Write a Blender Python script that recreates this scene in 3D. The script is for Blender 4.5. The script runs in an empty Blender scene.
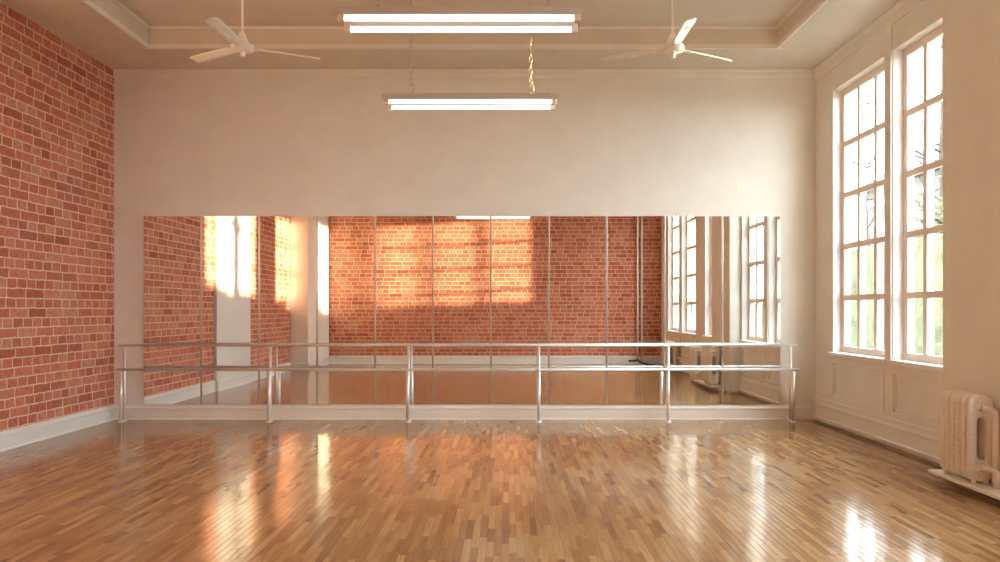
import bpy, bmesh, math, random
from mathutils import Vector, Matrix
random.seed(7)
SC = bpy.context.scene
COL = SC.collection
PI = math.pi

# ---------------------------------------------------------------- dimensions
F = 780.0                     # focal length in pixels of a 1000 px wide frame
CAMZ = 1.43
XL, XR = -5.13, 3.987        # side walls
YM, YR = 10.13, -0.20         # mirror wall, wall behind the camera
H = 4.54                      # ceiling
TRAY_H = 4.745
D = YM

# ---------------------------------------------------------------- node helper
class NT:
    def __init__(self, name):
        self.m = bpy.data.materials.new(name); self.m.use_nodes = True
        self.t = self.m.node_tree; self.t.nodes.clear()
        self.out = self.t.nodes.new('ShaderNodeOutputMaterial')
    def n(self, typ, **kw):
        nd = self.t.nodes.new(typ)
        for k, v in kw.items():
            setattr(nd, k, v)
        return nd
    def put(self, sock, v):
        if hasattr(v, 'is_output') or isinstance(v, bpy.types.NodeSocket):
            self.t.links.new(v, sock)
        elif v is not None:
            sock.default_value = v
    def math(self, op, a, b=None, c=None):
        nd = self.n('ShaderNodeMath', operation=op)
        self.put(nd.inputs[0], a); self.put(nd.inputs[1], b)
        if c is not None: self.put(nd.inputs[2], c)
        return nd.outputs[0]
    def comb(self, x=0., y=0., z=0.):
        nd = self.n('ShaderNodeCombineXYZ')
        for i, v in enumerate((x, y, z)): self.put(nd.inputs[i], v)
        return nd.outputs[0]
    def coords(self):
        nd = self.n('ShaderNodeTexCoord')
        s = self.n('ShaderNodeSeparateXYZ'); self.put(s.inputs[0], nd.outputs['Object'])
        return nd.outputs['Object'], s.outputs[0], s.outputs[1], s.outputs[2]
    def noise(self, vec, scale, detail=3., rough=.5, out=0):
        nd = self.n('ShaderNodeTexNoise'); self.put(nd.inputs['Vector'], vec)
        nd.inputs['Scale'].default_value = scale; nd.inputs['Detail'].default_value = detail
        nd.inputs['Roughness'].default_value = rough
        return nd.outputs[out]
    def ramp(self, fac, stops, interp='LINEAR'):
        nd = self.n('ShaderNodeValToRGB'); nd.color_ramp.interpolation = interp
        el = nd.color_ramp.elements
        while len(el) < len(stops): el.new(.5)
        for e, (p, c) in zip(el, stops):
            e.position = p; e.color = (*c, 1) if len(c) == 3 else c
        self.put(nd.inputs[0], fac)
        return nd.outputs[0]
    def mix(self, fac, a, b, mode='MIX'):
        nd = self.n('ShaderNodeMix', data_type='RGBA', blend_type=mode)
        self.put(nd.inputs[0], fac)
        self.put(nd.inputs[6], (*a, 1) if isinstance(a, tuple) and len(a) == 3 else a)
        self.put(nd.inputs[7], (*b, 1) if isinstance(b, tuple) and len(b) == 3 else b)
        return nd.outputs[2]
    def bump(self, h, strength, dist=.01):
        nd = self.n('ShaderNodeBump'); nd.inputs['Strength'].default_value = strength
        nd.inputs['Distance'].default_value = dist; self.put(nd.inputs['Height'], h)
        return nd.outputs[0]
    def principled(self, color, rough=.5, metal=0., normal=None, spec=.5, coat=0., coat_rough=.1, emis=None, estr=0.):
        p = self.n('ShaderNodeBsdfPrincipled')
        self.put(p.inputs['Base Color'], (*color, 1) if isinstance(color, tuple) and len(color) == 3 else color)
        self.put(p.inputs['Roughness'], rough); self.put(p.inputs['Metallic'], metal)
        p.inputs['Specular IOR Level'].default_value = spec
        p.inputs['Coat Weight'].default_value = coat; p.inputs['Coat Roughness'].default_value = coat_rough
        if normal is not None: self.put(p.inputs['Normal'], normal)
        if emis: p.inputs['Emission Color'].default_value = (*emis, 1); p.inputs['Emission Strength'].default_value = estr
        self.put(self.out.inputs[0], p.outputs[0])
        return self.m

# ---------------------------------------------------------------- materials
def mat_paint(name, col, rough=.55, var=.03, bump=.04, sc=3.):
    t = NT(name); v, x, y, z = t.coords()
    nz = t.noise(v, sc, 4)
    c2 = tuple(max(0, k * (1 - var)) for k in col); c1 = tuple(min(1, k * (1 + var)) for k in col)
    col_ = t.ramp(nz, [(.3, c2), (.7, c1)])
    nb = t.bump(t.noise(v, 120, 3), bump, .003)
    return t.principled(col_, rough, normal=nb, spec=.3)

CREAM = (.80, .70, .60)
M = {}
M['wall'] = mat_paint('cream wall paint', (.80, .782, .722))
M['ceil'] = mat_paint('cream ceiling paint', (.71, .655, .57))
M['trim'] = mat_paint('trim paint', (.82, .80, .74), .4, .02, .02)
M['whitetrim'] = mat_paint('white trim paint', (.72, .70, .67), .4, .02, .02)
M['frame'] = mat_paint('window frame paint', (.84, .75, .66), .4, .03, .03)
M['outer'] = mat_paint('outer sash paint', (.88, .88, .88), .5, .02, .02)
M['jamb'] = mat_paint('white jamb paint', (.84, .82, .82), .5, .02, .02)

def mat_brick(name, axis):
    t = NT(name); v, x, y, z = t.coords()
    u = y if axis == 'y' else x
    wob = t.noise(v, 9, 2, out=1)
    sx = t.n('ShaderNodeSeparateXYZ'); t.put(sx.inputs[0], wob)
    u2 = t.math('ADD', u, t.math('MULTIPLY', t.math('SUBTRACT', sx.outputs[0], .5), .036))
    z2 = t.math('ADD', z, t.math('MULTIPLY', t.math('SUBTRACT', sx.outputs[1], .5), .022))
    wnn = t.n('ShaderNodeTexWhiteNoise', noise_dimensions='1D'); t.put(wnn.inputs['W'], t.math('FLOOR', t.math('DIVIDE', z2, .1032)))
    u2 = t.math('ADD', u2, t.math('MULTIPLY', wnn.outputs[0], .318))
    vec = t.comb(u2, z2, 0.)
    b = t.n('ShaderNodeTexBrick', offset=.0, offset_frequency=2, squash=.52, squash_frequency=2)
    t.put(b.inputs['Vector'], vec)
    b.inputs['Color1'].default_value = (0, 0, 0, 1); b.inputs['Color2'].default_value = (1, 1, 1, 1)
    b.inputs['Mortar'].default_value = (.5, .5, .5, 1)
    b.inputs['Scale'].default_value = 1.; b.inputs['Mortar Size'].default_value = .0082
    b.inputs['Mortar Smooth'].default_value = .25; b.inputs['Bias'].default_value = 0.
    b.inputs['Brick Width'].default_value = .318; b.inputs['Row Height'].default_value = .1032
    tone = t.ramp(b.outputs['Color'], [(0, (.36, .105, .065)), (.12, (.43, .13, .08)), (.5, (.50, .160, .098)),
                                       (.8, (.56, .20, .125)), (1., (.52, .25, .175))])
    fine = t.noise(v, 34, 4, .65)
    tone = t.mix(.75, tone, t.ramp(fine, [(.28, (.36, .30, .28)), (.5, (.80, .78, .76)), (.75, (1, 1, 1))]), 'MULTIPLY')
    tone = t.mix(.9, tone, (1.27, 1.22, 1.24), 'MULTIPLY')
    dust = t.ramp(t.noise(v, 2.6, 4, .6), [(.5, (0, 0, 0)), (.8, (.22, .22, .22))])
    tone = t.mix(dust, tone, (.62, .40, .32))
    mort = t.ramp(t.noise(v, 20, 3), [(.3, (.60, .44, .31)), (.7, (.76, .60, .44))])
    col = t.mix(b.outputs['Fac'], tone, mort)
    hgt = t.math('ADD', t.math('SUBTRACT', 1., b.outputs['Fac']), t.math('MULTIPLY', fine, .35))
    return t.principled(col, .85, normal=t.bump(hgt, .55, .008), spec=.2)
M['brick_left'] = mat_brick('brick of the left wall', 'y')
M['brick_rear'] = mat_brick('brick of the rear wall', 'x')

def mat_floor():
    t = NT('oak strip floor'); v, x, y, z = t.coords()
    W = .046
    xs = t.math('DIVIDE', x, W)
    row = t.math('FLOOR', xs); fx = t.math('FRACT', xs)
    def wn(vec, out=0):
        nd = t.n('ShaderNodeTexWhiteNoise', noise_dimensions='3D'); t.put(nd.inputs['Vector'], vec); return nd.outputs[out]
    r1 = wn(t.comb(row, 3.1, 0.)); r2 = wn(t.comb(row, 9.7, 1.))
    ln = t.math('ADD', .24, t.math('MULTIPLY', r2, .30))
    us = t.math('ADD', t.math('DIVIDE', t.math('ADD', y, 40.), ln), t.math('MULTIPLY', r1, 17.))
    idx = t.math('FLOOR', us); fy = t.math('FRACT', us)
    rnd = wn(t.comb(row, idx, 5.)); rnd2 = wn(t.comb(row, idx, 8.))
    base = t.ramp(rnd, [(0, (.25, .128, .052)), (.06, (.29, .155, .063)), (.16, (.315, .170, .070)), (.45, (.365, .206, .085)),
                        (.75, (.41, .243, .104)), (1., (.49, .305, .14))])
    gv = t.comb(t.math('MULTIPLY', x, 60.), t.math('ADD', t.math('MULTIPLY', y, 3.5), t.math('MULTIPLY', rnd2, 50.)), t.math('MULTIPLY', rnd, 30.))
    gr = t.noise(gv, 1., 5, .6)
    col = t.mix(.6, base, t.ramp(gr, [(.25, (.55, .50, .46)), (.55, (1, 1, 1)), (.8, (1.15, 1.12, 1.08))]), 'MULTIPLY')
    big = t.noise(v, .8, 3)
    col = t.mix(.3, col, t.ramp(big, [(.3, (.78, .74, .72)), (.7, (1.1, 1.1, 1.1))]), 'MULTIPLY')
    ex = t.math('MULTIPLY', t.math('MINIMUM', fx, t.math('SUBTRACT', 1., fx)), W)
    ey = t.math('MULTIPLY', t.math('MINIMUM', fy, t.math('SUBTRACT', 1., fy)), ln)
    e = t.math('MINIMUM', ex, ey)
    gap = t.math('SUBTRACT', 1., t.math('MINIMUM', 1., t.math('DIVIDE', e, .0016)))
    col = t.mix(t.math('MULTIPLY', gap, .6), col, (.09, .04, .02))
    tilt = t.math('MULTIPLY', t.math('SUBTRACT', rnd2, .5), t.math('MULTIPLY', fx, .0007))
    tilt2 = t.math('MULTIPLY', t.math('SUBTRACT', r2, .5), t.math('MULTIPLY', t.math('MULTIPLY', fy, ln), .0012))
    h = t.math('ADD', t.math('ADD', tilt, tilt2), t.math('MULTIPLY', gap, -.0012))
    h = t.math('ADD', h, t.math('MULTIPLY', t.noise(v, 5, 1), .0004))
    rough = t.math('ADD', .07, t.math('MULTIPLY', t.noise(v, 5, 4), .12))
    return t.principled(col, rough, normal=t.bump(h, .8, 1.), spec=.5)
M['floor'] = mat_floor()

def mat_metal(name, col, rough, metal=1.):
    t = NT(name); v, x, y, z = t.coords()
    r = t.math('ADD', rough, t.math('MULTIPLY', t.noise(v, 25, 3), .08))
    return t.principled(col, r, metal)
M['steel'] = mat_metal('brushed steel tube', (.86, .85, .83), .30, .6)
M['chain'] = mat_metal('bright chain steel', (.58, .48, .36), .35, .6)
M['alu'] = mat_metal('aluminium strip', (.50, .48, .42), .3)

def mat_mirror():
    t = NT('silvered glass'); v, x, y, z = t.coords()
    r = t.math('MULTIPLY', t.noise(v, 1.5, 2), .004)
    return t.principled((.93, .925, .90), r, 1.)
M['mirror'] = mat_mirror()
M['mirror_edge'] = mat_metal('mirror back and edge', (.25, .27, .25), .35)

def mat_glass():
    t = NT('window glass')
    lw = t.n('ShaderNodeLayerWeight'); lw.inputs[0].default_value = .5
    fr = t.math('ADD', .035, t.math('MULTIPLY', t.math('POWER', lw.outputs[1], 5.), .9))
    tr = t.n('ShaderNodeBsdfTransparent'); tr.inputs[0].default_value = (.96, .975, .965, 1)
    gl = t.n('ShaderNodeBsdfGlossy'); gl.inputs['Roughness'].default_value = .01
    mx = t.n('ShaderNodeMixShader'); t.put(mx.inputs[0], fr)
    t.put(mx.inputs[1], tr.outputs[0]); t.put(mx.inputs[2], gl.outputs[0]); t.put(t.out.inputs[0], mx.outputs[0])
    return t.m
M['glass'] = mat_glass()

def mat_radiator():
    t = NT('old radiator paint'); v = t.n('ShaderNodeNewGeometry').outputs['Position']
    n1 = t.noise(v, 75, 4, .65); n2 = t.noise(v, 90, 3)
    col = t.ramp(n1, [(.28, (.42, .34, .27)), (.37, (.72, .65, .56)), (.50, (.82, .77, .69)), (.75, (.85, .80, .73))])
    return t.principled(col, .5, normal=t.bump(t.math('ADD', n1, t.math('MULTIPLY', n2, .4)), .2, .004), spec=.4)
M['rad'] = mat_radiator()
M['fan'] = mat_paint('white fan enamel', (.88, .86, .80), .3, .06, .02, 20)
M['fixture'] = mat_paint('white fixture enamel', (.50, .46, .42), .35, .02, .02)
M['socket'] = mat_paint('pale lamp socket', (.74, .66, .56), .3, .03, .02)
M['shade'] = mat_paint('grey rubber', (.035, .032, .03), .6, .1, .05)
t = NT('lit tube'); M['tube'] = t.principled((1, 1, 1), .4, emis=(1., .965, .90), estr=1.7)

def mat_leaf(name, a, b):
    t = NT(name); v, x, y, z = t.coords()
    c = t.ramp(t.noise(v, 4, 3), [(.3, a), (.7, b)])
    d = t.n('ShaderNodeBsdfDiffuse'); t.put(d.inputs[0], c)
    tl = t.n('ShaderNodeBsdfTranslucent'); t.put(tl.inputs[0], c)
    mx = t.n('ShaderNodeMixShader'); mx.inputs[0].default_value = .4
    t.put(mx.inputs[1], d.outputs[0]); t.put(mx.inputs[2], tl.outputs[0]); t.put(t.out.inputs[0], mx.outputs[0])
    return t.m
M['leaf'] = mat_leaf('spring leaves', (.11, .13, .06), (.20, .22, .115))
M['leaf2'] = mat_leaf('hedge leaves', (.10, .108, .062), (.19, .195, .125))
M['bark'] = mat_paint('bark', (.06, .045, .035), .9, .3, .4, 12)
M['ground'] = mat_paint('pale paving', (.10, .095, .085), .9, .1, .2, 2)
M['facade'] = mat_paint('pale render', (.085, .078, .07), .8, .05, .05, 1)
M['roof'] = mat_paint('slate roof', (.04, .04, .042), .8, .15, .2, 6)
M['darkglass'] = mat_paint('dark pane', (.02, .022, .025), .15, .1, 0)

# ---------------------------------------------------------------- mesh helpers
def obj(name, bm, mat, parent=None, smooth=False, kind=None, bevel=0., seg=2, loc=None):
    me = bpy.data.meshes.new(name)
    bmesh.ops.recalc_face_normals(bm, faces=bm.faces[:])
    bm.to_mesh(me); bm.free()
    if smooth:
        for p in me.polygons: p.use_smooth = True
    me.materials.append(mat)
    o = bpy.data.objects.new(name, me); COL.objects.link(o)
    if parent is not None: o.parent = parent
    if loc is not None: o.location = loc
    if kind: o['kind'] = kind
    if bevel:
        md = o.modifiers.new('bevel', 'BEVEL'); md.width = bevel; md.segments = seg; md.limit_method = 'ANGLE'; md.angle_limit = .6
    if smooth and bevel: pass
    return o
def thing(name, label, cat, loc=(0, 0, 0), group=None):
    o = bpy.data.objects.new(name, None); COL.objects.link(o)
    o.location = loc; o.empty_display_size = .1
    return tag(o, label, cat, group)
def tag(o, label, cat, group=None):
    o['label'] = label; o['category'] = cat; o['kind'] = 'thing'
    if group: o['group'] = group
    return o
def box(bm, x0, x1, y0, y1, z0, z1, mtx=None):
    vs = [bm.verts.new((x, y, z)) for x in (x0, x1) for y in (y0, y1) for z in (z0, z1)]
    if mtx is not None:
        for v in vs: v.co = mtx @ v.co
    for q in ((0, 1, 3, 2), (4, 6, 7, 5), (0, 4, 5, 1), (2, 3, 7, 6), (0, 2, 6, 4), (1, 5, 7, 3)):
        bm.faces.new([vs[i] for i in q])
def B(*args):
    bm = bmesh.new(); box(bm, *args); return bm
def tube(bm, pts, r, n=12, cap=True):
    """swept round tube along a polyline"""
    pts = [Vector(p) for p in pts]; rings = []
    up = None
    for i, p in enumerate(pts):
        d = (pts[min(i + 1, len(pts) - 1)] - pts[max(i - 1, 0)]).normalized()
        if up is None:
            up = Vector((0, 0, 1)) if abs(d.z) < .9 else Vector((1, 0, 0))
        a = d.cross(up).normalized(); b = a.cross(d).normalized(); up = b
        rr = r[i] if isinstance(r, (list, tuple)) else r
        rings.append([bm.verts.new(p + (a * math.cos(2 * PI * k / n) + b * math.sin(2 * PI * k / n)) * rr) for k in range(n)])
    for r0, r1 in zip(rings, rings[1:]):
        for k in range(n):
            bm.faces.new((r0[k], r0[(k + 1) % n], r1[(k + 1) % n], r1[k]))
    if cap:
        bm.faces.new(rings[0][::-1]); bm.faces.new(rings[-1])
def arc_pts(pts, rad, n=6):
    """round the corners of a polyline"""
    pts = [Vector(p) for p in pts]; out = [pts[0]]
    for a, b, c in zip(pts, pts[1:], pts[2:]):
        p = b + (a - b).normalized() * rad; q = b + (c - b).normalized() * rad
        for k in range(n + 1):
            s = k / n
            out.append(p * (1 - s) ** 2 + b * 2 * s * (1 - s) + q * s * s)
    out.append(pts[-1]); return out
def lathe(bm, prof, n=24, c=(0, 0, 0)):
    c = Vector(c); rings = []
    for r, z in prof:
        if r < 1e-5: rings.append([bm.verts.new(c + Vector((0, 0, z)))])
        else: rings.append([bm.verts.new(c + Vector((r * math.cos(2 * PI * k / n), r * math.sin(2 * PI * k / n), z))) for k in range(n)])
    for a, b in zip(rings, rings[1:]):
        for k in range(n):
            k2 = (k + 1) % n
            if len(a) == 1 and len(b) == 1: continue
            if len(a) == 1: bm.faces.new((a[0], b[k], b[k2]))
            elif len(b) == 1: bm.faces.new((a[k], a[k2], b[0]))
            else: bm.faces.new((a[k], a[k2], b[k2], b[k]))
def sheet(us, vs, hole, mapf, thick):
    """a wall of real thickness with rectangular openings: us, vs cut lines; hole(uc, vc) -> bool; mapf(u, v, w) -> xyz, w in 0..thick"""
    bm = bmesh.new(); nu, nv = len(us) - 1, len(vs) - 1
    solid = [[not hole((us[i] + us[i + 1]) / 2, (vs[j] + vs[j + 1]) / 2) for j in range(nv)] for i in range(nu)]
    V = {}
    def vt(i, j, k):
        if (i, j, k) not in V: V[i, j, k] = bm.verts.new(mapf(us[i], vs[j], k * thick))
        return V[i, j, k]
    S = lambda i, j: 0 <= i < nu and 0 <= j < nv and solid[i][j]
    for i in range(nu):
        for j in range(nv):
            if not solid[i][j]: continue
            for k in (0, 1): bm.faces.new([vt(i, j, k), vt(i + 1, j, k), vt(i + 1, j + 1, k), vt(i, j + 1, k)])
            if not S(i - 1, j): bm.faces.new([vt(i, j, 0), vt(i, j + 1, 0), vt(i, j + 1, 1), vt(i, j, 1)])
            if not S(i + 1, j): bm.faces.new([vt(i + 1, j, 0), vt(i + 1, j + 1, 0), vt(i + 1, j + 1, 1), vt(i + 1, j, 1)])
            if not S(i, j - 1): bm.faces.new([vt(i, j, 0), vt(i + 1, j, 0), vt(i + 1, j, 1), vt(i, j, 1)])
            if not S(i, j + 1): bm.faces.new([vt(i, j + 1, 0), vt(i + 1, j + 1, 0), vt(i + 1, j + 1, 1), vt(i, j + 1, 1)])
    return bm
def profile_run(bm, prof, p0, p1, out):
    """sweep a (depth, z) profile from p0 to p1 along a wall; depth goes along the unit vector out"""
    p0, p1, out = Vector(p0), Vector(p1), Vector(out)
    a = [bm.verts.new(p0 + out * d + Vector((0, 0, z))) for d, z in prof]
    b = [bm.verts.new(p1 + out * d + Vector((0, 0, z))) for d, z in prof]
    n = len(prof)
    for k in range(n): bm.faces.new((a[k], a[(k + 1) % n], b[(k + 1) % n], b[k]))
    bm.faces.new(a); bm.faces.new(b[::-1])
S = 'structure'

# ---------------------------------------------------------------- room shell
obj('floor', B(XL - .3, XR + .3, YR - .3, YM + .3, -.12, 0), M['floor'], kind=S)

TX0, TX1, TY0, TY1 = -4.215, 3.14, .9, 9.14
bm = sheet([XL - .3, TX0, TX1, XR + .32], [YR - .3, TY0, TY1, YM + .3],
           lambda u, v: TX0 < u < TX1 and TY0 < v < TY1, lambda u, v, w: (u, v, H + w), .36)
obj('ceiling', bm, M['ceil'], kind=S)
obj('ceiling', B(TX0 - .1, TX1 + .1, TY0 - .1, TY1 + .1, TRAY_H, TRAY_H + .12), M['ceil'], kind=S)
# moulding round the raised tray
bm = bmesh.new()
pr = [(0, 0), (.115, 0), (.115, -.022), (.085, -.034), (.03, -.034), (.018, -.05), (0, -.05)]
pr_in = [(-.008, .175), (0, .175), (0, .203), (-.02, .203), (-.016, .185)]
for (a, b, o) in (((TX0 - .0633, TY1), (TX1 + .0633, TY1), (0, 1, 0)), ((TX0, TY0), (TX0, TY1 + .0), (-1, 0, 0)),
                  ((TX1, TY0), (TX1, TY1), (1, 0, 0)), ((TX0 - .0633, TY0), (TX1 + .0633, TY0), (0, -1, 0))):
    s = .55 if o[0] else 1.
    profile_run(bm, [(d * s, z) for d, z in pr], (*a, H), (*b, H), o)
    profile_run(bm, pr_in, (*a, H), (*b, H), o)
obj('trim_1', bm, M['trim'], kind=S)

obj('wall_back', B(XL - .3, XR + .32, YM, YM + .3, 0, H), M['wall'], kind=S)
obj('wall_left', B(XL - .3, XL, YR - .3, YM, 0, H), M['brick_left'], kind=S)
obj('wall_front', B(XL, XR + .32, YR - .3, YR, 0, H), M['brick_rear'], kind=S)

WZ0, WZ1 = .905, 4.12
WIN = [(8.25, 9.605), (6.88, 8.10), (4.36, 5.62), (2.22, 3.58), (.68, 1.93)]
cuts = sorted([YR - .3, YM + .3] + [k for w in WIN for k in w])
bm = sheet(cuts, [0, WZ0, WZ1, H], lambda u, v: WZ0 < v < WZ1 and any(a < u < b for a, b in WIN),
           lambda u, v, w: (XR + w, u, v), .215)
obj('wall_right', bm, M['wall'], kind=S)

# pilasters
obj('trim_2', B(3.79, XR, 5.62, 6.82, 0, H), M['wall'], kind=S, bevel=.006)
obj('trim_3', B(XR - .02, XR, 8.108, 8.243, WZ0 - .02, H - .15), M['wall'], kind=S)
obj('trim_4', B(XL, XL + .05, 4.88, 6.66, 0, H), M['whitetrim'], kind=S, bevel=.004)
obj('trim_5', B(XL, XL + .42, YR, 1.94, 0, H), M['wall'], kind=S, bevel=.006)

# crown strips on the plain walls
crown = [(0, 0), (0, -.10), (.012, -.10), (.018, -.085), (.018, -.03), (.035, -.012), (.035, 0)]
bm = bmesh.new(); profile_run(bm, crown, (XL, YM, H), (XR, YM, H), (0, -1, 0)); obj('trim_6', bm, M['wall'], kind=S)
crown2 = [(0, 0), (0, -.15), (.012, -.15), (.02, -.13), (.02, -.04), (.05, -.012), (.05, 0)]
bm = bmesh.new(); profile_run(bm, crown2, (XR, YM, H), (XR, 6.82, H), (-1, 0, 0))
profile_run(bm, crown2, (XR, 5.62, H), (XR, YR, H), (-1, 0, 0)); obj('trim_7', bm, M['wall'], kind=S)

# baseboards
skirt = [(0, 0), (.028, 0), (.028, .012), (.022, .02), (.022, .135), (.03, .14), (.03, .152), (.016, .168), (.012, .185), (0, .185)]
bm = bmesh.new(); profile_run(bm, skirt, (XL, YM, 0), (XR, YM, 0), (0, -1, 0)); obj('baseboard_back', bm, M['trim'], kind=S)
bm = bmesh.new()
sk2 = [(d, z * 1.05) for d, z in skirt]
profile_run(bm, sk2, (XL, YM, 0), (XL, 6.66, 0), (1, 0, 0)); profile_run(bm, sk2, (XL, 4.88, 0), (XL, 1.94, 0), (1, 0, 0))
profile_run(bm, sk2, (XL + .05, 6.66, 0), (XL + .05, 4.88, 0), (1, 0, 0))
obj('baseboard_left', bm, M['whitetrim'], kind=S)
bm = bmesh.new(); profile_run(bm, [(d, z * 1.2) for d, z in skirt], (XL + .42, YR, 0), (XR, YR, 0), (0, 1, 0))
profile_run(bm, sk2, (XL + .42, 1.94, 0), (XL + .42, YR, 0), (1, 0, 0)); profile_run(bm, sk2, (XL, 1.94, 0), (XL + .42, 1.94, 0), (0, 1, 0))
obj('baseboard_front', bm, M['whitetrim'], kind=S)
# right wall dado: deep base, two ledges and a projecting foot strip with a gap under it
dado = [(0, .035), (.016, .035), (.016, .195), (.034, .205), (.034, .225), (.018, .24), (.014, .262), (.026, .268), (.026, .29), (.006, .305), (0, .305)]
foot = [(0, .035), (.034, .035), (.038, .040), (.038, .058), (.034, .064), (0, .064)]
bm = bmesh.new()
for y0, y1 in ((YM, 6.82), (5.62, YR)):
    profile_run(bm, dado, (XR, y0, 0), (XR, y1, 0), (-1, 0, 0)); profile_run(bm, foot, (XR - .012, y0, 0), (XR - .012, y1, 0), (-1, 0, 0))
obj('baseboard_right', bm, M['trim'], kind=S)
# panel mouldings under each window
bm = bmesh.new()
for y0, y1 in WIN:
    a, b, z0, z1 = y0 + .02, y1 - .02, .345, .80
    for k, w, t in ((0, .03, .022), (.05, .014, .012)):
        x0 = XR - t
        box(bm, x0, XR, a + k, b - k, z1 - k - w, z1 - k); box(bm, x0, XR, a + k, b - k, z0 + k, z0 + k + w)
        box(bm, x0, XR, a + k, a + k + w, z0 + k + w, z1 - k - w); box(bm, x0, XR, b - k - w, b - k, z0 + k + w, z1 - k - w)
obj('trim_8', bm, M['trim'], kind=S)

# ---------------------------------------------------------------- windows
def grid_sash(xc, d, y0, y1, z0, z1, st, mu, rows=5, cols=3, bot=.08):
    """one lattice of stiles, rails and glazing bars, cut as a single sheet"""
    us = [y0, y0 + st]; w = (y1 - y0 - 2 * st - (cols - 1) * mu) / cols
    for c in range(cols):
        us.append(us[-1] + w)
        us.append(us[-1] + (mu if c < cols - 1 else st))
    vs = [z0, z0 + bot]; h = (z1 - z0 - st - bot - (rows - 1) * mu) / rows
    for r in range(rows):
        vs.append(vs[-1] + h)
        vs.append(vs[-1] + (mu if r < rows - 1 else st))
    inu = [(us[i], us[i + 1]) for i in range(1, len(us) - 1, 2)]; inv = [(vs[i], vs[i + 1]) for i in range(1, len(vs) - 1, 2)]
    return sheet(us, vs, lambda u, v: any(a < u < b for a, b in inu) and any(a < v < b for a, b in inv),
                 lambda u, v, w_: (xc + w_, u, v), d)
for i, (y0, y1) in enumerate(WIN):
    fr = obj('window_%d' % (i + 1), grid_sash(XR + .105, .042, y0, y1, WZ0, WZ1, .08, .068), M['frame'], kind=S, bevel=.006)
    obj('window_glass', B(XR + .122, XR + .128, y0 + .05, y1 - .05, WZ0 + .05, WZ1 - .05), M['glass'], fr)
    obj('outer_sash', grid_sash(XR + .165, .022, y0, y1, WZ0, WZ1, .06, .035, bot=.06), M['outer'], fr)
    bm = bmesh.new(); t = .006
    box(bm, XR + .001, XR + .104, y0, y0 + t, WZ0, WZ1); box(bm, XR + .001, XR + .104, y1 - t, y1, WZ0, WZ1)
    obj('window_reveal', bm, M['jamb'], fr)
    obj('window_sill', B(XR - .055, XR + .105, y0 - .02 if i else y0 - .0, y1 + .02, WZ0 - .05, WZ0 + .004), M['jamb'], fr, bevel=.012, seg=3)

# ---------------------------------------------------------------- mirror panels
seams = [143.7, 201.3, 259.0, 317.2, 375.0, 432.8, 490.8, 548.8, 606.6, 664.6, 722.4, 780.2]
mx = [(p - 509) / 77.15 for p in seams]
MZ0, MZ1 = .203, 2.638
ordl = ['leftmost of the eleven', 'second from the left of the eleven', 'third from the left of the eleven', 'fourth from the left of the eleven',
        'fifth from the left of the eleven', 'middle, sixth, of the eleven', 'fifth from the right of the eleven', 'fourth from the right of the eleven',
        'third from the right of the eleven', 'second from the right of the eleven', 'rightmost of the eleven']
for i in range(11):
    a, b = mx[i] + (.0135 if i else 0), mx[i + 1] - (.0135 if i < 10 else 0)
    bm = bmesh.new(); box(bm, a, b, YM - .020, YM - .010, MZ0, MZ1)
    o = obj('mirror_panel', bm, M['mirror'])
    tag(o, 'tall frameless wall mirror panel, ' + ordl[i] + ' in the row', 'mirror', 'mirror panels along the far wall')
    obj('backing_board', B(a + .004, b - .004, YM - .010, YM - .0005, MZ0 + .002, MZ1 - .004), M['mirror_edge'], o)
    if i < 10:
        obj('joint_strip', B(mx[i + 1] - .013, mx[i + 1] + .013, YM - .024, YM - .004, MZ0, MZ1), M['alu'] , o, bevel=.003)

# ---------------------------------------------------------------- double ballet barre
def px_at(x, y): return (x - 509) * y / F
YU, YLO = YM - .15, YM - .235
ZU, ZL = CAMZ - (345.2 - 309.5) * YU / F, CAMZ - (369.6 - 309.5) * YLO / F
bar = thing('ballet_barre', 'long double steel ballet barre standing on posts before the mirrors', 'ballet barre', (0, YU, 0))
inv = Matrix.Translation((0, -YU, 0))
def bpart(name, bm, mat, parent=bar, smooth=True):
    bmesh.ops.transform(bm, matrix=inv, verts=bm.verts[:])
    return obj(name, bm, mat, parent, smooth)
bm = bmesh.new(); tube(bm, [(px_at(118.8, YU), YU, ZU), (px_at(797.0, YU), YU, ZU)], .018, 16); bpart('upper_rail', bm, M['steel'])
bm = bmesh.new(); tube(bm, [(px_at(115.8, YLO), YLO, ZL), (px_at(800.2, YLO), YLO, ZL)], .018, 16); bpart('lower_rail', bm, M['steel'])
for pu, pl in ((124.2, 120.6), (270.2, 268.8), (408.6, 407.6), (538.8, 538.9), (668.2, 668.0), (790.6, 793.6)):
    xu, xl = px_at(pu, YU), px_at(pl, YLO)
    for nm, xx, yy, zz in (('upper_post', xu, YU, ZU), ('lower_post', xl, YLO, ZL)):
        bm = bmesh.new(); tube(bm, [(xx, yy, .0), (xx, yy, zz - .015)], 0.0165 if nm == 'upper_post' else .021, 14)
        p = bpart(nm, bm, M['steel'])
        bm = bmesh.new(); lathe(bm, [(0, 0), (.038, 0), (.038, .006), (.028, .012), (.02, .02), (0, .02)], 18, (xx, yy, 0))
        bpart('floor_flange', bm, M['steel'], p)

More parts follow.
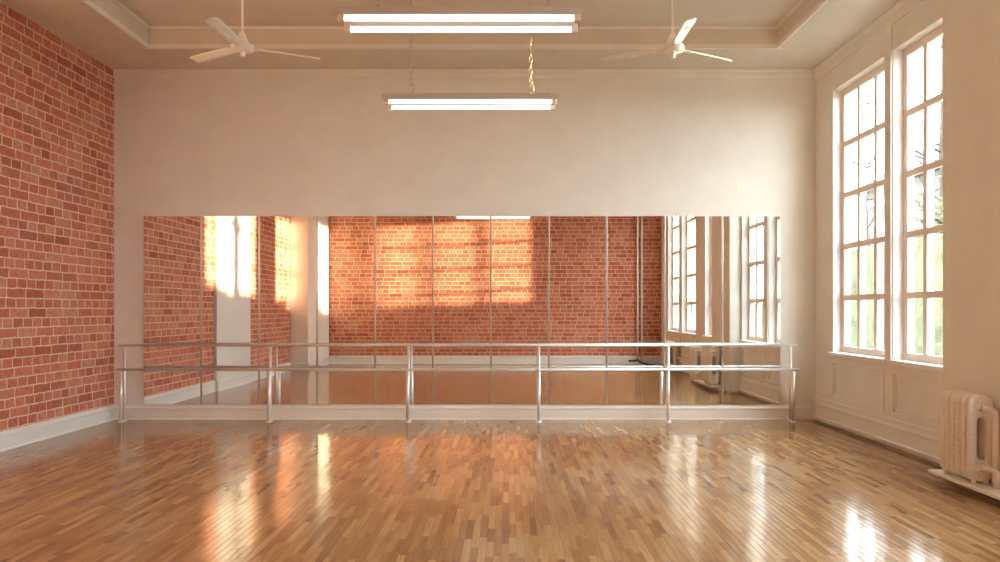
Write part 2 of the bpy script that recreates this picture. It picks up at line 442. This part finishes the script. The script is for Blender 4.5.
# ---------------------------------------------------------------- ceiling fans
def blade_bm(ang, r0=.10, r1=.70, w0=.10, w1=.118, pitch=math.radians(17)):
    bm = bmesh.new(); n = 10; top = []; bot = []
    for k in range(n + 1):
        s = k / n; r = r0 + .04 + (r1 - r0 - .04) * s; w = w0 + (w1 - w0) * s
        if k == n: w *= .82
        rowt = []; rowb = []
        for c in (-.5, -.2, .15, .5):
            camber = .010 * (1 - (2 * c) ** 2)
            p = Vector((r, c * w, camber)); rowt.append(p + Vector((0, 0, .0035))); rowb.append(p - Vector((0, 0, .0035)))
        top.append(rowt); bot.append(rowb)
    rot = Matrix.Rotation(ang, 4, 'Z') @ Matrix.Rotation(pitch, 4, 'X') 
    V = lambda p: bm.verts.new(rot @ p)
    T = [[V(p) for p in r] for r in top]; Bt = [[V(p) for p in r] for r in bot]
    for k in range(n):
        for c in range(3):
            bm.faces.new((T[k][c], T[k + 1][c], T[k + 1][c + 1], T[k][c + 1])); bm.faces.new((Bt[k][c], Bt[k][c + 1], Bt[k + 1][c + 1], Bt[k + 1][c]))
        for c in (0, 3): bm.faces.new((T[k][c], T[k + 1][c], Bt[k + 1][c], Bt[k][c]))
    for k in (0, n):
        for c in range(3): bm.faces.new((T[k][c], T[k][c + 1], Bt[k][c + 1], Bt[k][c]))
    return bm
def iron_bm(ang):
    bm = bmesh.new(); rot = Matrix.Rotation(ang, 4, 'Z') @ Matrix.Rotation(math.radians(17), 4, 'X')
    box(bm, .075, .24, -.022, .022, -.011, -.004, rot); box(bm, .075, .13, -.032, .032, -.014, -.003, rot)
    return bm
def fan(x, y, z, a0, label):
    t = thing('ceiling_fan', label, 'ceiling fan', (x, y, z), 'ceiling fans')
    bm = bmesh.new(); lathe(bm, [(0, -.035), (.07, -.035), (.098, -.024), (.105, 0), (.098, .026), (.06, .036), (0, .036)], 28); obj('motor_housing', bm, M['fan'], t, True)
    bm = bmesh.new(); lathe(bm, [(0, -.085), (.018, -.085), (.024, -.078), (.024, -.036), (0, -.036)], 18); obj('switch_cap', bm, M['fan'], t, True)
    bm = bmesh.new(); lathe(bm, [(0, .036), (.05, .036), (.046, .06), (.028, .12), (.018, .14), (0, .14)], 20); obj('yoke_cover', bm, M['fan'], t, True)
    top = TRAY_H - z
    bm = bmesh.new(); tube(bm, [(0, 0, .13), (0, 0, top - .06)], .0105, 12); obj('down_rod', bm, M['fan'], t, True)
    bm = bmesh.new(); lathe(bm, [(0, top - .10), (.02, top - .10), (.05, top - .05), (.062, top - .001), (0, top - .001)], 20); obj('ceiling_canopy', bm, M['fan'], t, True)
    for k in range(3):
        a = a0 + k * 2 * PI / 3
        b = obj('blade', blade_bm(a), M['fan'], t, True); obj('blade_iron', iron_bm(a), M['fan'], b)
    return t
fan((242.5 - 509) * 7.1 / F, 7.1, CAMZ + (309.5 - 47.5) * 7.1 / F, math.radians(28), 'white three bladed ceiling fan hanging on the left, nearer the brick wall')
fan((672.5 - 509) * 7.1 / F, 7.1, CAMZ + (309.5 - 48.5) * 7.1 / F, math.radians(30), 'white three bladed ceiling fan hanging on the right, nearer the windows')

# ---------------------------------------------------------------- fluorescent battens
def link(bm, c, turn, L=.060, W=.034, r=.0042):
    n, m = 12, 6; rings = []
    for k in range(n):
        a = 2 * PI * k / n
        ca, sa = math.cos(a), math.sin(a)
        p = Vector((ca * (W / 2 - r), 0, sa * (W / 2 - r) + math.copysign((L - W) / 2, sa) * (1 if abs(sa) > 1e-6 else 0)))
        nrm = Vector((ca, 0, sa))
        rings.append([p + nrm * r * math.cos(2 * PI * j / m) + Vector((0, 1, 0)) * r * math.sin(2 * PI * j / m) for j in range(m)])
    rot = Matrix.Rotation(PI / 2 if turn else .35, 3, 'Z')
    R = [[bm.verts.new(rot @ p + Vector(c)) for p in q] for q in rings]
    for k in range(n):
        for j in range(m):
            bm.faces.new((R[k][j], R[k][(j + 1) % m], R[(k + 1) % n][(j + 1) % m], R[(k + 1) % n][j]))
def batten(xc, y, z, label):
    """z is the height of the tube axes"""
    t = thing('fluorescent_light', label, 'ceiling light', (xc, y, z), 'hanging fluorescent lights')
    # shallow reflector tray, open below
    bm = bmesh.new(); L = .762; prof = [(-.165, .004), (-.165, .044), (-.06, .075), (.06, .075), (.165, .044), (.165, .004), (.159, .004), (.150, .040), (.05, .060), (-.05, .060), (-.150, .040), (-.159, .004)]
    a = [bm.verts.new((-L, d, h)) for d, h in prof]; b = [bm.verts.new((L, d, h)) for d, h in prof]; n = len(prof)
    for k in range(n): bm.faces.new((a[k], a[(k + 1) % n], b[(k + 1) % n], b[k]))
    for e in (a, b):
        for k in range(n // 2 - 1): bm.faces.new((e[k], e[k + 1], e[n - 2 - k], e[n - 1 - k]))
    obj('reflector', bm, M['fixture'], t)
    obj('gear_box', B(-.70, .70, -.05, .05, .074, .09), M['fixture'], t, bevel=.01)
    for s in (-1, 1):
        yy = s * .098
        bm = bmesh.new(); tube(bm, [(-.71, yy, 0), (.71, yy, 0)], .019, 16); tb = obj('fluorescent_tube', bm, M['tube'], t, True)
        for e in (-1, 1):
            obj('lamp_socket', B(min(e * .711, e * .752), max(e * .711, e * .752), yy - .024, yy + .024, -.026, .042), M['socket'], t, bevel=.008, seg=2)
    for s in (-1, 1):
        cx = s * .53; top = TRAY_H - z
        bm = bmesh.new()
        tube(bm, arc_pts([(cx, 0, .088), (cx, 0, .115), (cx + .026, 0, .115), (cx + .026, 0, .18), (cx - .004, 0, .18), (cx - .004, 0, .16)], .012, 4), .0042, 8)
        obj('hanging_hook', bm, M['chain'], t, True)
        bm = bmesh.new(); zz = .205; k = 0
        while zz < top - .02:
            link(bm, (cx, 0, zz), k % 2); zz += .048; k += 1
        c = obj('chain', bm, M['chain'], t, True)
        bm = bmesh.new(); lathe(bm, [(0, top - .03), (.008, top - .03), (.03, top - .008), (.03, top - .0005), (0, top - .0005)], 16, (cx, 0, 0)); obj('ceiling_plate', bm, M['fixture'], t, True)
batten(-.308, 4.93, CAMZ + 1.806, 'lit twin tube fluorescent light on chains, the nearer, larger one higher in view')
batten(-.338, 6.91, CAMZ + 1.816, 'lit twin tube fluorescent light on chains, the farther, smaller one lower in view')

# ---------------------------------------------------------------- radiators
def section_bm(w, z0, z1, th, slots):
    """cast iron section: rounded slab in the x-z plane with long slots, thickness th along y"""
    bm = bmesh.new()
    def rrect(x0, x1, za, zb, r, n):
        pts = []
        for cx, cz, a0 in ((x1 - r, zb - r, 0), (x0 + r, zb - r, PI / 2), (x0 + r, za + r, PI), (x1 - r, za + r, 1.5 * PI)):
            for k in range(n + 1): pts.append((cx + r * math.cos(a0 + PI / 2 * k / n), cz + r * math.sin(a0 + PI / 2 * k / n)))
        return pts
    n = 6
    outer = rrect(-w / 2, w / 2, z0, z1, w * .42, n)
    inner = rrect(-slots[0] / 2, slots[0] / 2, slots[1], slots[2], slots[0] * .495, n)
    N = len(outer)
    # cross-section steps from face to edge give each section its full rounded belly
    lay = [(0., .34), (.5, .5), (1., .34)]
    def ring(pts, y, off, sgn):
        out = []
        for k in range(N):
            x, z = pts[k]; x0, z0_ = pts[k - 1]; x1, z1_ = pts[(k + 1) % N]
            tx, tz = x1 - x0, z1_ - z0_; l = math.hypot(tx, tz) or 1
            out.append(bm.verts.new((x - sgn * tz / l * off * -1, y, z + sgn * tx / l * off * -1)))
        return out
    h = th / 2; e = th * .5
    O = [ring(outer, -h * math.cos(a), -e * (1 - math.sin(a)), 1) for a in (0.05, .35, .75, 1.2, PI / 2, PI - 1.2, PI - .75, PI - .35, PI - .05)]
    I = [ring(inner, y, o, 1) for y, o in ((-h, .006), (-h * .7, 0), (h * .7, 0), (h, .006))]
    def bridge(a, b):
        for k in range(N): bm.faces.new((a[k], a[(k + 1) % N], b[(k + 1) % N], b[k]))
    for a, b in zip(O, O[1:]): bridge(a, b)
    for a, b in zip(I, I[1:]): bridge(a, b)
    bridge(O[0], I[0]); bridge(O[-1], I[-1])
    return bm
def radiator(x, y, zf, label, nsec=6):
    t = thing('radiator', label, 'radiator', (x, y, zf), 'cast iron radiators')
    w, z0, z1, p = .20, .0, .675, .074
    me = None
    for k in range(nsec):
        yy = (k - (nsec - 1) / 2) * p
        if me is None:
            s = obj('radiator_section', section_bm(w, z0, z1, .054, (.062, .17, .50)), M['rad'], t, True); me = s.data
        else:
            s = s.copy(); COL.objects.link(s)
        s.location = (0, yy, .014)
    ln = nsec * p / 2
    for zz, nm in ((.115, 'lower_nipple'), (.585, 'upper_nipple')):
        bm = bmesh.new(); tube(bm, [(0, -ln + .01, zz), (0, ln - .01, zz)], .034, 14); obj(nm, bm, M['rad'], t, True)
    for sy in (-1, 1):
        for sx in (-1, 1):
            bm = bmesh.new(); tube(bm, [(sx * .045, sy * (ln - .035), .0), (sx * .045, sy * (ln - .035), .06)], [.020, .024], 12)
            obj('foot', bm, M['rad'], t, True)
    # pipework out of the near end
    for zz, nm, out in ((.585, 'supply_pipe', .20), (.135, 'return_pipe', .17)):
        bm = bmesh.new()
        pts = [(0, -ln + .02, zz), (0, -ln - .06, zz), (.05, -ln - .08, zz - .012), (.05, -ln - .08, 0.002)] if nm == 'supply_pipe' else \
              [(0, -ln + .02, zz), (0, -ln - .055, zz), (.03, -ln - .14, zz - .012), (.03, -ln - .14, .002)]
        tube(bm, arc_pts(pts, .035, 6), .022, 12); q = obj(nm, bm, M['rad'], t, True)
        bm = bmesh.new(); tube(bm, [(0, -ln - .002, zz), (0, -ln - .028, zz)], .031, 8); tube(bm, [(0, -ln - .028, zz), (0, -ln - .05, zz)], .024, 12)
        obj('pipe_union', bm, M['rad'], q)
    return t
RX = 3.630
PZ = .088
radiator(RX, 6.20, PZ, 'cream flaking cast iron radiator standing on a plank, at the right edge of the photo')
radiator(XR - .22, 4.55, .012, 'cream radiator seen only in the mirror, between the pilaster radiator and the farthest one')
radiator(XR - .22, 1.95, .012, 'cream radiator seen only in the mirror, farthest from the mirror wall')
# plank under the near radiator
bm = bmesh.new(); box(bm, 3.52, 3.79, 5.30, 6.56, PZ - .03, PZ)
o = obj('trim_9', bm, M['trim'], kind=S, bevel=.01, seg=3)
obj('trim_10', B(3.68, 3.79, 5.30, 6.56, 0, PZ - .03), M['trim'], kind=S)

# ---------------------------------------------------------------- pipes by the rear wall
for px_, lab in ((636.9, 'left one of two cream vertical pipes on the rear wall, seen in the mirror'),
                 (641.0, 'right one of two cream vertical pipes on the rear wall, seen in the mirror')):
    x = (px_ - 509) * (2 * D - YR) / F
    p = thing('heating_pipe', lab, 'pipe', (x, YR + .07, 0), 'riser pipes on the rear wall')
    bm = bmesh.new(); tube(bm, [(0, 0, 0), (0, 0, H)], .024, 14); obj('pipe_run', bm, M['trim'], p, True)
    for zz in (1.75, 3.4):
        bm = bmesh.new(); lathe(bm, [(.024, zz), (.034, zz), (.034, zz + .05), (.024, zz + .05)], 16); box(bm, -.012, .012, -.069, -.03, zz + .01, zz + .04); obj('pipe_clip', bm, M['trim'], p)
    bm = bmesh.new(); lathe(bm, [(.025, 0), (.047, 0), (.044, .02), (.025, .03)], 18); obj('floor_collar', bm, M['trim'], p, True)
bm = bmesh.new()
tube(bm, [(3.10 + .0 , .0, .10), (3.25, .02, .10), (3.32, .03, .13), (3.40, .05, .06), (3.55, .25, .025), (3.66, .7, .022), (3.72, 1.3, .022)], .02, 10)
tag(obj('rubber_hose', bm, M['shade'], smooth=True), 'dark hose lying on the floor beside the rear pipes, seen in the mirror', 'hose')

# ---------------------------------------------------------------- outdoors
obj('ground', B(XR + .215, 60, -30, 70, -.7, -.6), M['ground'], kind=S)
def leaves(bm, c, rad, n, size):
    for _ in range(n):
        d = Vector((random.gauss(0, 1), random.gauss(0, 1), random.gauss(0, 1))).normalized() * (random.random() ** .45)
        p = Vector(c) + Vector((d.x * rad[0], d.y * rad[1], d.z * rad[2]))
        s = size * random.uniform(.6, 1.3)
        rot = Matrix.Rotation(random.uniform(0, 6.3), 3, 'Z') @ Matrix.Rotation(random.uniform(-1.2, 1.2), 3, 'X')
        q = [bm.verts.new(p + rot @ Vector(k) * s) for k in ((-.5, 0, 0), (0, -.28, .06), (.5, 0, 0), (0, .28, .06))]
        bm.faces.new(q)
def tree(x, y, h, crown, nl, label, leaf='leaf', bare=False):
    t = thing('garden_tree', label, 'tree', (x, y, -.6), 'trees outside the windows')
    bm = bmesh.new(); tube(bm, [(0, 0, 0), (.05, .04, h * .3), (0, .1, h * .6), (.05, .05, h * .97)], [.11, .09, .06, .02], 10)
    obj('trunk', bm, M['bark'], t, True)
    bm = bmesh.new(); tips = []
    for k in range(40):
        z = h * random.uniform(.35, .92); a = random.uniform(0, 2 * PI); l = crown * random.uniform(.5, 1.05)
        p0 = Vector((.02, .07, z)); p2 = p0 + Vector((math.cos(a) * l, math.sin(a) * l, l * random.uniform(.3, .9))); p1 = (p0 + p2) / 2 + Vector((0, 0, -.12 * l))
        tube(bm, [p0, p1, p2], [.03, .018, .006], 5); tips += [p1, p2]
        for _ in range(4):
            s = random.uniform(.3, .95); q0 = p0.lerp(p2, s) + Vector((0, 0, -.05 * l)); a2 = a + random.uniform(-1.2, 1.2); l2 = l * random.uniform(.25, .5)
            q1 = q0 + Vector((math.cos(a2) * l2, math.sin(a2) * l2, l2 * random.uniform(-.2, .8))); tube(bm, [q0, q1], [.011, .004], 4); tips.append(q1)
    obj('branches', bm, M['bark'], t, True)
    bm = bmesh.new(); per = max(1, nl // len(tips))
    for p in tips: leaves(bm, p, (crown * .28, crown * .28, crown * .24), per, .12)
    o = obj('foliage', bm, M[leaf], t)
    return t
tree(10.4, 22.6, 4.4, 1.2, 2600, 'leafy green tree outside the window nearest the mirror wall')
tree(10.2, 18.2, 4.6, 1.2, 2600, 'leafy green tree outside the window beside the radiator pilaster')
tree(14.2, 31.0, 11.5, 2.4, 700, 'tall sparse tree behind the green ones, outside the far window')
tree(14.0, 25.2, 11.5, 2.4, 700, 'tall sparse tree behind the green ones, outside the nearer window')
# hedge that screens the low sun
h = thing('garden_hedge', 'long clipped green hedge running along the garden outside the windows', 'hedge', (8.2, 9, -.6))
bm = bmesh.new(); n = 80
def hz(y): return 2.12 + .6 + (y - 2.) * .072 + .04 * math.sin(y * 3.1) + .03 * math.sin(y * 7.7)
prev = None
for k in range(n + 1):
    y = -6 + 32 * k / n; top = min(hz(y), 3.45)
    ring = [bm.verts.new((dx, y - 9, z)) for dx, z in ((-.38, 0), (-.42, top * .5), (-.34, top - .08), (-.1, top), (.15, top), (.34, top - .08), (.4, top * .5), (.38, 0))]
    if prev:
        for j in range(8): bm.faces.new((prev[j], prev[(j + 1) % 8], ring[(j + 1) % 8], ring[j]))
    else: bm.faces.new(ring)
    prev = ring
bm.faces.new(prev[::-1])
obj('hedge_core', bm, M['leaf2'], h)
bm = bmesh.new()
for k in range(170):
    y = -6 + 32 * random.random(); top = min(hz(y), 3.45)
    leaves(bm, (random.choice((-.38, -.38, .1)), y - 9, random.uniform(.2, top - .08)), (.10, .25, .16), 28, .1)
obj('hedge_leaves', bm, M['leaf2'], h)
# neighbouring house
t = thing('neighbour_house', 'rendered house with white framed windows beyond the garden trees', 'house', (19, 29, -.6))
wallm = B(0, 6, -11, 13, 0, 8.2); hw = obj('house_wall', wallm, M['facade'], t)
bm = bmesh.new(); pr_ = [(-.5, 8.2), (3, 10.6), (6.5, 8.2)]
a = [bm.verts.new((x, -11.4, z)) for x, z in pr_]; b = [bm.verts.new((x, 13.4, z)) for x, z in pr_]
for k in range(3): bm.faces.new((a[k], a[(k + 1) % 3], b[(k + 1) % 3], b[k]))
bm.faces.new(a); bm.faces.new(b[::-1]); obj('house_roof', bm, M['roof'], t)
for k in range(7):
    for z in (1.6, 4.7):
        y = -9.5 + k * 3.3
        f = obj('house_window', sheet([y, y + .1, y + .65, y + .75, y + 1.3, y + 1.4], [z, z + .1, z + 1.7, z + 1.8],
                lambda u, v, y=y, z=z: z + .1 < v < z + 1.7 and (y + .1 < u < y + .65 or y + .75 < u < y + 1.3), lambda u, v, w: (-.08 + w, u, v), .08), M['outer'], t)
        obj('house_pane', B(-.03, -.005, y + .08, y + 1.32, z + .08, z + 1.72), M['darkglass'], f)
for z in (4.1, 7.4): obj('string_course', B(-.14, 0, -11, 13, z, z + .18), M['outer'], t)

# ---------------------------------------------------------------- light
w = bpy.data.worlds.new('bright hazy sky'); SC.world = w; w.use_nodes = True
nt = w.node_tree; bg = nt.nodes['Background']
bg.inputs[0].default_value = (.90, .98, 1.03, 1); bg.inputs[1].default_value = 16.5
sd = bpy.data.lights.new('low evening sun', 'SUN'); sd.energy = 30; sd.color = (1., .82, .54); sd.angle = math.radians(1.5)
so = bpy.data.objects.new('low evening sun', sd); COL.objects.link(so)
so.rotation_euler = Vector((-1, -.27, -.062)).to_track_quat('-Z', 'Y').to_euler(); so.location = (20, 10, 6)

# ---------------------------------------------------------------- camera
cd = bpy.data.cameras.new('camera'); cam = bpy.data.objects.new('camera', cd); COL.objects.link(cam)
cam.location = (0, 0, CAMZ); cam.rotation_euler = (PI / 2, 0, 0)
cd.sensor_width = 36; cd.sensor_fit = 'HORIZONTAL'; cd.lens = F / 1000 * 36
cd.shift_x = -9 / 1000; cd.shift_y = 28.5 / 1000; cd.clip_start = .02; cd.clip_end = 300
SC.camera = cam
SC.view_settings.view_transform = 'Standard'; SC.view_settings.look = 'None'
SC.view_settings.exposure = .1; SC.view_settings.gamma = 1; SC.view_settings.use_curve_mapping = False
SC.cycles.use_denoising = True
SC.cycles.caustics_reflective = True; SC.cycles.blur_glossy = 1.5; SC.cycles.caustics_refractive = False
SC.cycles.max_bounces = 12; SC.cycles.diffuse_bounces = 8; SC.cycles.glossy_bounces = 6; SC.cycles.transparent_max_bounces = 24
SC.cycles.sample_clamp_indirect = 12
